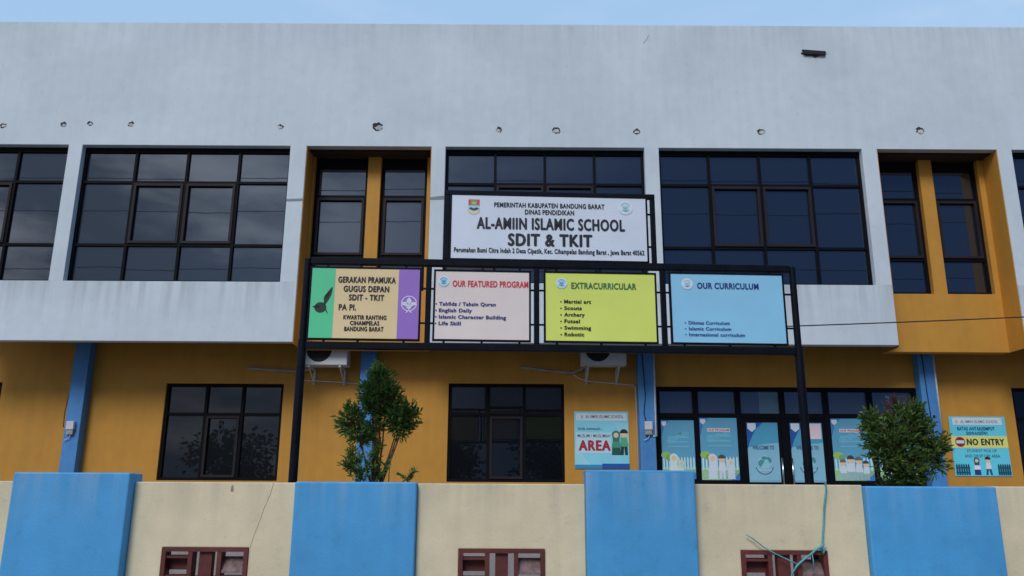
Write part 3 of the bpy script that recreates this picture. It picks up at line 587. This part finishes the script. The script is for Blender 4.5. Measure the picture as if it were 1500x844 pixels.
# ---------------------------------------------------------------- front wall
fence = empty('boundary_wall', (0, 6.97, 0)); tag(fence, 'cream boundary wall with blue pillars and maroon grilles in front', 'boundary wall')
YF = 6.97
pil = [(-8.85, -7.85, 1.72, 6.90), (-6.42, -5.44, 1.78, 6.86), (-4.06, -3.11, 1.785, 6.86), (-1.77, -.772, 1.723, 6.90), (.612, 1.50, 1.828, 6.86), (2.905, 3.975, 1.712, 6.90), (5.35, 6.3, 1.8, 6.86), (7.7, 8.7, 1.72, 6.9), (10.1, 11.0, 1.8, 6.86)]
for a, b, h, y in pil:
    f = MB(); f.box(a, b, y, YF + .14, .0, h, M['blue']); o = f.build('pillar', fence, (0, -YF, 0), bevel=.012)
GZ0, GZ1 = .52, 1.2
grl = {}
for i in range(len(pil) - 1):
    a, b = pil[i][1], pil[i + 1][0]; c = {2: -2.475, 3: -.072, 4: 2.219}.get(i, (a + b) / 2); zt = {4: 1.722}.get(i, 1.716)
    f = MB(); wall(f, a + .001, b - .001, 0, zt, [(c - .35, c + .35, GZ0, GZ1)], YF, YF + .12, M['cream']); f.build('wall_panel', fence, (0, -YF, 0), bevel=.008)
    f = MB(); y0, y1 = YF - .012, YF + .10; mt = M['maroon']; x0, x1 = c - .35, c + .35
    f.box(x0, x0 + .035, y0, y1, GZ0, GZ1, mt); f.box(x1 - .035, x1, y0, y1, GZ0, GZ1, mt)
    xd = [x0 + .035, x0 + .215, x0 + .25, x1 - .25, x1 - .215, x1 - .035]
    f.box(xd[0], xd[5], y0, y1, GZ1 - .032, GZ1, mt); f.box(xd[0], xd[5], y0, y1, GZ0, GZ0 + .032, mt)
    f.box(xd[1], xd[2], y0 + .004, y1, GZ0 + .032, GZ1 - .032, mt); f.box(xd[3], xd[4], y0 + .004, y1, GZ0 + .032, GZ1 - .032, mt)
    z = GZ1 - .065
    for k in range(3):
        zt_ = GZ1 - .032 - k * .208
        u, v = xd[0], xd[1]                                  # block with a hood and a deep back plate
        f.box(u, v, y0 + .012, y0 + .045, zt_ - .052, zt_ - .032, mt); f.box(u, v, y1 - .025, y1 - .01, zt_ - .145, zt_ - .030, mt)
        f.box(u, v, y0 + .012, y1 - .01, zt_ - .208, zt_ - .180, mt)
        u, v = xd[4], xd[5]                                  # block with a sloping shelf
        ys, ye, za, zb = y0 + .02, y1 - .012, zt_ - .150, zt_ - .040
        f.add([(u, ys, za), (v, ys, za), (v, ye, zb), (u, ye, zb), (u, ys, za - .014), (v, ys, za - .014), (v, ye, zb - .014), (u, ye, zb - .014)],
              [(0, 1, 2, 3), (7, 6, 5, 4), (0, 4, 5, 1), (3, 2, 6, 7), (0, 3, 7, 4), (1, 5, 6, 2)], M['dusty'])
        f.box(u, v, y0 + .012, y1 - .01, zt_ - .208, zt_ - .184, mt)
        xm = (xd[2] + xd[3]) / 2; f.box(xm - .052, xm + .052, y0 + .03, y1 - .01, zt_ - .19, zt_ - .002, mt)
        f.box(xd[2], xd[3], y0 + .012, y1 - .004, zt_ - .208, zt_ - .192, mt)
    f.build('vent_grille', fence, (0, -YF, 0))
f = MB(); f.tube([(-1.962, YF - .0005, 1.712), (-1.985, YF, 1.62), (-2.03, YF, 1.50), (-2.05, YF, 1.42), (-2.09, YF, 1.30), (-2.115, YF, 1.20)], .0022, M['crack'], 5); f.build('crack', fence, (0, -YF, 0))
f = MB(); f.prism(blob(-2.30, 1.665, .012, .03, 10, .4), YF - .001, YF - .0002, M['crack']); f.build('stain', fence, (0, -YF, 0))

# teal cord caught on the right grille
f = MB()
f.tube([(2.605, 6.99, 1.724), (2.60, 6.955, 1.728), (2.598, 6.945, 1.69), (2.572, 6.945, 1.56), (2.55, 6.945, 1.40), (2.53, 6.94, 1.28), (2.515, 6.93, 1.235), (2.50, 6.935, 1.21)], .009, M['rope'], 6)
f.tube([(2.53, 6.93, 1.25), (2.47, 6.93, 1.215), (2.42, 6.925, 1.175), (2.36, 6.925, 1.135), (2.30, 6.925, 1.09), (2.26, 6.925, 1.03), (2.235, 6.925, .93), (2.25, 6.93, .8)], .009, M['rope'], 6)
f.tube([(1.91, 6.93, 1.325), (1.96, 6.93, 1.295), (2.05, 6.925, 1.225), (2.14, 6.925, 1.175), (2.25, 6.925, 1.125), (2.31, 6.925, 1.10)], .005, M['rope'], 6)
f.tube([(2.43, 6.925, 1.18), (2.437, 6.925, 1.12), (2.432, 6.93, 1.05)], .005, M['rope'], 6)
f.tube([(2.535, 6.93, 1.26), (2.50, 6.925, 1.225), (2.52, 6.93, 1.18), (2.545, 6.93, 1.23)], .010, M['rope'], 6)
tag(f.build('rope', smooth=True), 'teal plastic cord tangled over the rightmost maroon grille', 'rope')
# thin black wire crossing the right bay
f = MB(); f.tube([(3.0 + i * .75, 12.5, 4.165 + i * .0375 - .03 * math.sin(math.pi * i / 12)) for i in range(13)], .010, M['cable'], 6)
tag(f.build('power_cable', smooth=True), 'thin black cable strung across the front of the right bay', 'cable')

# ---------------------------------------------------------------- plants
def leafmat(name, cols):
    m = bpy.data.materials.new(name); m.use_nodes = True; t = m.node_tree; b = t.nodes['Principled BSDF']; b.inputs['Roughness'].default_value = .5; b.inputs['Specular IOR Level'].default_value = .35
    at = t.nodes.new('ShaderNodeNewGeometry'); r = t.nodes.new('ShaderNodeValToRGB'); e = r.color_ramp.elements
    e[0].color = (*cols[0], 1); e[1].color = (*cols[-1], 1)
    for i, c in enumerate(cols[1:-1]): x = e.new((i + 1) / (len(cols) - 1)); x.color = (*c, 1)
    t.links.new(at.outputs['Random Per Island'], r.inputs[0]); t.links.new(r.outputs[0], b.inputs['Base Color'])
    tr = t.nodes.new('ShaderNodeBsdfTranslucent'); t.links.new(r.outputs[0], tr.inputs[0]); mxs = t.nodes.new('ShaderNodeMixShader'); mxs.inputs[0].default_value = .25
    t.links.new(b.outputs[0], mxs.inputs[1]); t.links.new(tr.outputs[0], mxs.inputs[2]); t.links.new(mxs.outputs[0], t.nodes['Material Output'].inputs[0]); return m
M['leaf_pod'] = leafmat('narrow_green_leaves', [(.05, .13, .024), (.11, .225, .04), (.07, .16, .035), (.24, .35, .07)])
M['leaf_bush'] = leafmat('glossy_bush_leaves', [(.035, .085, .018), (.085, .155, .028), (.05, .11, .022), (.16, .23, .045)])
M['leaf_red'] = leafmat('red_young_leaves', [(.09, .05, .03), (.16, .04, .045), (.12, .06, .03)])
M['leaf_far'] = leafmat('street_tree_leaves', [(.02, .05, .015), (.05, .09, .02), (.035, .07, .02)])
def blade(mb, p, d, ln, wd, mt, droop=.25):
    d = d.normalized(); s = d.cross(Vector((random.uniform(-1, 1), random.uniform(-1, 1), random.uniform(-.4, 1)))).normalized()
    n = s.cross(d); q = p + d * ln * .5 + n * ln * .04; e = p + d * ln - Vector((0, 0, ln * droop * random.random()))
    mb.add([p, q - s * wd, e, q + s * wd], [(0, 1, 2), (0, 2, 3)], mt)
def sprays(mb, c, rad, n, ln, wd, mt, upw=.6, twig=None):
    """leafy shoots: each shoot starts inside the clump, runs outward and upward, with blades all round it"""
    c = Vector(c)
    for _ in range(n):
        a = random.uniform(0, 2 * math.pi); z = random.uniform(-1, 1); h = math.sqrt(1 - z * z); rr = random.random() ** .45
        off = Vector((h * math.cos(a) * rad[0], h * math.sin(a) * rad[1], z * rad[2])) * rr
        d = (off.normalized() * .8 + Vector((random.uniform(-.4, .4), random.uniform(-.4, .4), upw))).normalized()
        L_ = ln * random.uniform(1.0, 2.0); base = c + off - d * L_ * .6
        if twig: twig.tube([base - d * L_ * .2, base + d * L_ * .9], [.0035, .0012], M['bark'], 4)
        for k in range(9):
            t = k / 8; p = base + d * L_ * t
            bd = d * (.55 + .5 * t) + Vector((random.uniform(-1, 1), random.uniform(-1, 1), random.uniform(-.6, .8))) * .75
            blade(mb, p, bd, ln * random.uniform(.7, 1.15), wd * random.uniform(.8, 1.2), mt)
YT = 8.3
sh = empty('podocarpus_shrub', (-1.36, YT, .3)); tag(sh, 'tall loose shrub with tufted narrow leaves and bare stems, in front of the blue pilaster', 'shrub')
loc = lambda p: (p[0] + 1.36, p[1] - YT, p[2] - .3)
tk = MB(); cr = MB()
clumps = [((-1.33, 8.3, 2.64), (.21, .2, .20), 130), ((-1.35, 8.3, 2.82), (.09, .09, .09), 30), ((-1.40, 8.25, 2.50), (.15, .15, .12), 40), ((-1.60, 8.3, 2.36), (.13, .14, .17), 70), ((-1.50, 8.3, 2.22), (.14, .14, .11), 45), ((-1.12, 8.25, 2.33), (.17, .15, .16), 80),
          ((-1.02, 8.3, 2.40), (.10, .12, .13), 40), ((-1.2, 8.35, 2.5), (.1, .1, .1), 30), ((-1.36, 8.3, 2.30), (.10, .1, .1), 18), ((-1.34, 8.28, 2.05), (.06, .07, .13), 16), ((-1.30, 8.3, 1.85), (.07, .07, .06), 10)]
for c, r_, n in clumps: sprays(cr, loc(c), r_, int(n * 1.2), .068, .0088, M['leaf_pod'], twig=tk)
for top, w0 in (((-1.55, 8.3, 2.25), -.03), ((-1.40, 8.3, 2.45), -.015), ((-1.33, 8.3, 2.6), .0), ((-1.27, 8.3, 2.45), .01), ((-1.13, 8.3, 2.25), .03), ((-1.08, 8.3, 2.3), .045), ((-1.17, 8.35, 2.2), .03)):
    b0 = Vector((-1.34 + w0, 8.3, .3)); b1 = Vector((-1.34 + w0 * 1.6, 8.3, 1.75)); tt = Vector(top)
    tk.tube([loc(b0), loc(b1), loc(b1.lerp(tt, .5) + Vector((random.uniform(-.02, .02), 0, 0))), loc(tt)], [.018, .012, .009, .005], M['bark'], 6)
tk.build('trunk', sh); cr.build('crown', sh)
def small_plant(name, label, x, y, ztop, clumps, stem, group=None):
    o = empty(name, (x, y, .3)); tag(o, label, 'plant', group); a = MB(); b = MB()
    b.tube([(0, 0, 0), (.01, 0, ztop - .35)], [.012, .004], M['bark'], 6)
    for c, r_, n in clumps: sprays(a, (c[0] - x, c[1] - y, c[2] - .3), r_, n, .06, .008, M['leaf_pod'], .8, b)
    b.build('stem', o); a.build('foliage', o)
small_plant('young_plant', 'low leafy plant at the left foot of the tufted shrub', -1.52, 8.2, 2.0, [((-1.57, 8.2, 1.96), (.10, .1, .11), 34), ((-1.47, 8.2, 1.84), (.12, .1, .08), 26), ((-1.38, 8.2, 1.93), (.05, .05, .08), 8)], .01)
small_plant('seedling', 'tiny green seedling tip just above the wall, right of the tufted shrub', -1.02, 8.25, 1.86, [((-1.02, 8.25, 1.81), (.06, .05, .05), 9)], .01)
small_plant('seedling', 'thin bare seedling close beside the stems of the tufted shrub', -1.2, 8.2, 2.0, [((-1.2, 8.2, 1.93), (.02, .02, .05), 2)], .01)
bs = empty('bush', (3.88, YT, .3)); tag(bs, 'dense rounded green bush with reddish top leaves before the entrance', 'bush')
loc = lambda p: (p[0] - 3.88, p[1] - YT, p[2] - .3); tk = MB(); cr = MB()
for c, r_, n in (((3.84, 8.3, 2.22), (.32, .3, .28), 230), ((3.72, 8.2, 2.12), (.22, .2, .26), 100), ((4.05, 8.25, 2.28), (.18, .18, .15), 80), ((4.23, 8.3, 2.10), (.13, .16, .14), 75), ((4.12, 8.2, 2.0), (.14, .14, .14), 45), ((3.85, 8.15, 1.9), (.22, .16, .18), 110), ((3.64, 8.3, 2.34), (.10, .1, .13), 40), ((3.98, 8.2, 2.46), (.14, .14, .07), 30), ((3.80, 8.25, 1.72), (.2, .16, .10), 50)):
    sprays(cr, loc(c), r_, n, .070, .0105, M['leaf_bush'], .5, tk)
for c, r_, n in (((3.88, 8.3, 2.52), (.11, .12, .08), 18), ((3.76, 8.25, 2.45), (.10, .1, .06), 6)): sprays(cr, loc(c), r_, n, .055, .008, M['leaf_red'], .9, tk)
for i in range(9):
    a = random.uniform(-1, 1); tk.tube([loc((3.88 + a * .05, 8.3, .3)), loc((3.88 + a * .12, 8.3 + random.uniform(-.05, .05), 1.4)), loc((3.88 + a * .3, 8.3 + random.uniform(-.1, .1), 2.1))], [.02, .014, .005], M['bark'], 6)
tk.build('trunk', bs); cr.build('crown', bs)

# ---------------------------------------------------------------- across the street, seen mirrored in the panes
def street_tree(x, y, h, rr):
    o = empty('street_tree', (x, y, 0)); a = MB(); b = MB()
    b.tube([(0, 0, 0), (.1, 0, h * .35), (.0, .1, h * .7)], [.16, .12, .05], M['bark'], 8)
    for _ in range(14):
        an = random.uniform(0, 6.28); q = rr * random.random() ** .5; c = Vector((q * math.cos(an), q * math.sin(an), h * random.uniform(.5, .95)))
        b.tube([(0, .05, h * .45), c], [.05, .01], M['bark'], 5)
        for _ in range(110):
            d = Vector((random.gauss(0, 1), random.gauss(0, 1), random.gauss(0, .8))); p = c + d * rr * .2; blade(a, p, d, .3, .09, M['leaf_far'])
    b.build('trunk', o); a.build('crown', o); return o
for (x, h, rr, lb) in ((-14, 4.6, 2.0, 'wide street tree across the road, far left'), (-8.5, 5.4, 1.7, 'tall street tree across the road, left'), (-3.5, 4.2, 1.8, 'low street tree across the road, left of centre'), (2, 5.2, 1.6, 'tall street tree across the road, right of centre'), (8, 4.6, 2.1, 'wide street tree across the road, right')):
    tag(street_tree(x, -13, h, rr), lb, 'tree', 'street trees across the road')
for i, (z, y) in enumerate(((11.6, 1.1), (10.5, 1.0), (8.6, .9))):
    f = MB(); f.tube([(-45 + k * 5, y, z + .3 * ((k - 9) / 9) ** 2 + .01 * k) for k in range(19)], .014, M['cable'], 5)
    tag(f.build('overhead_wire'), ['highest', 'middle', 'lowest'][i] + ' overhead wire along the street', 'wire', 'overhead wires along the street')
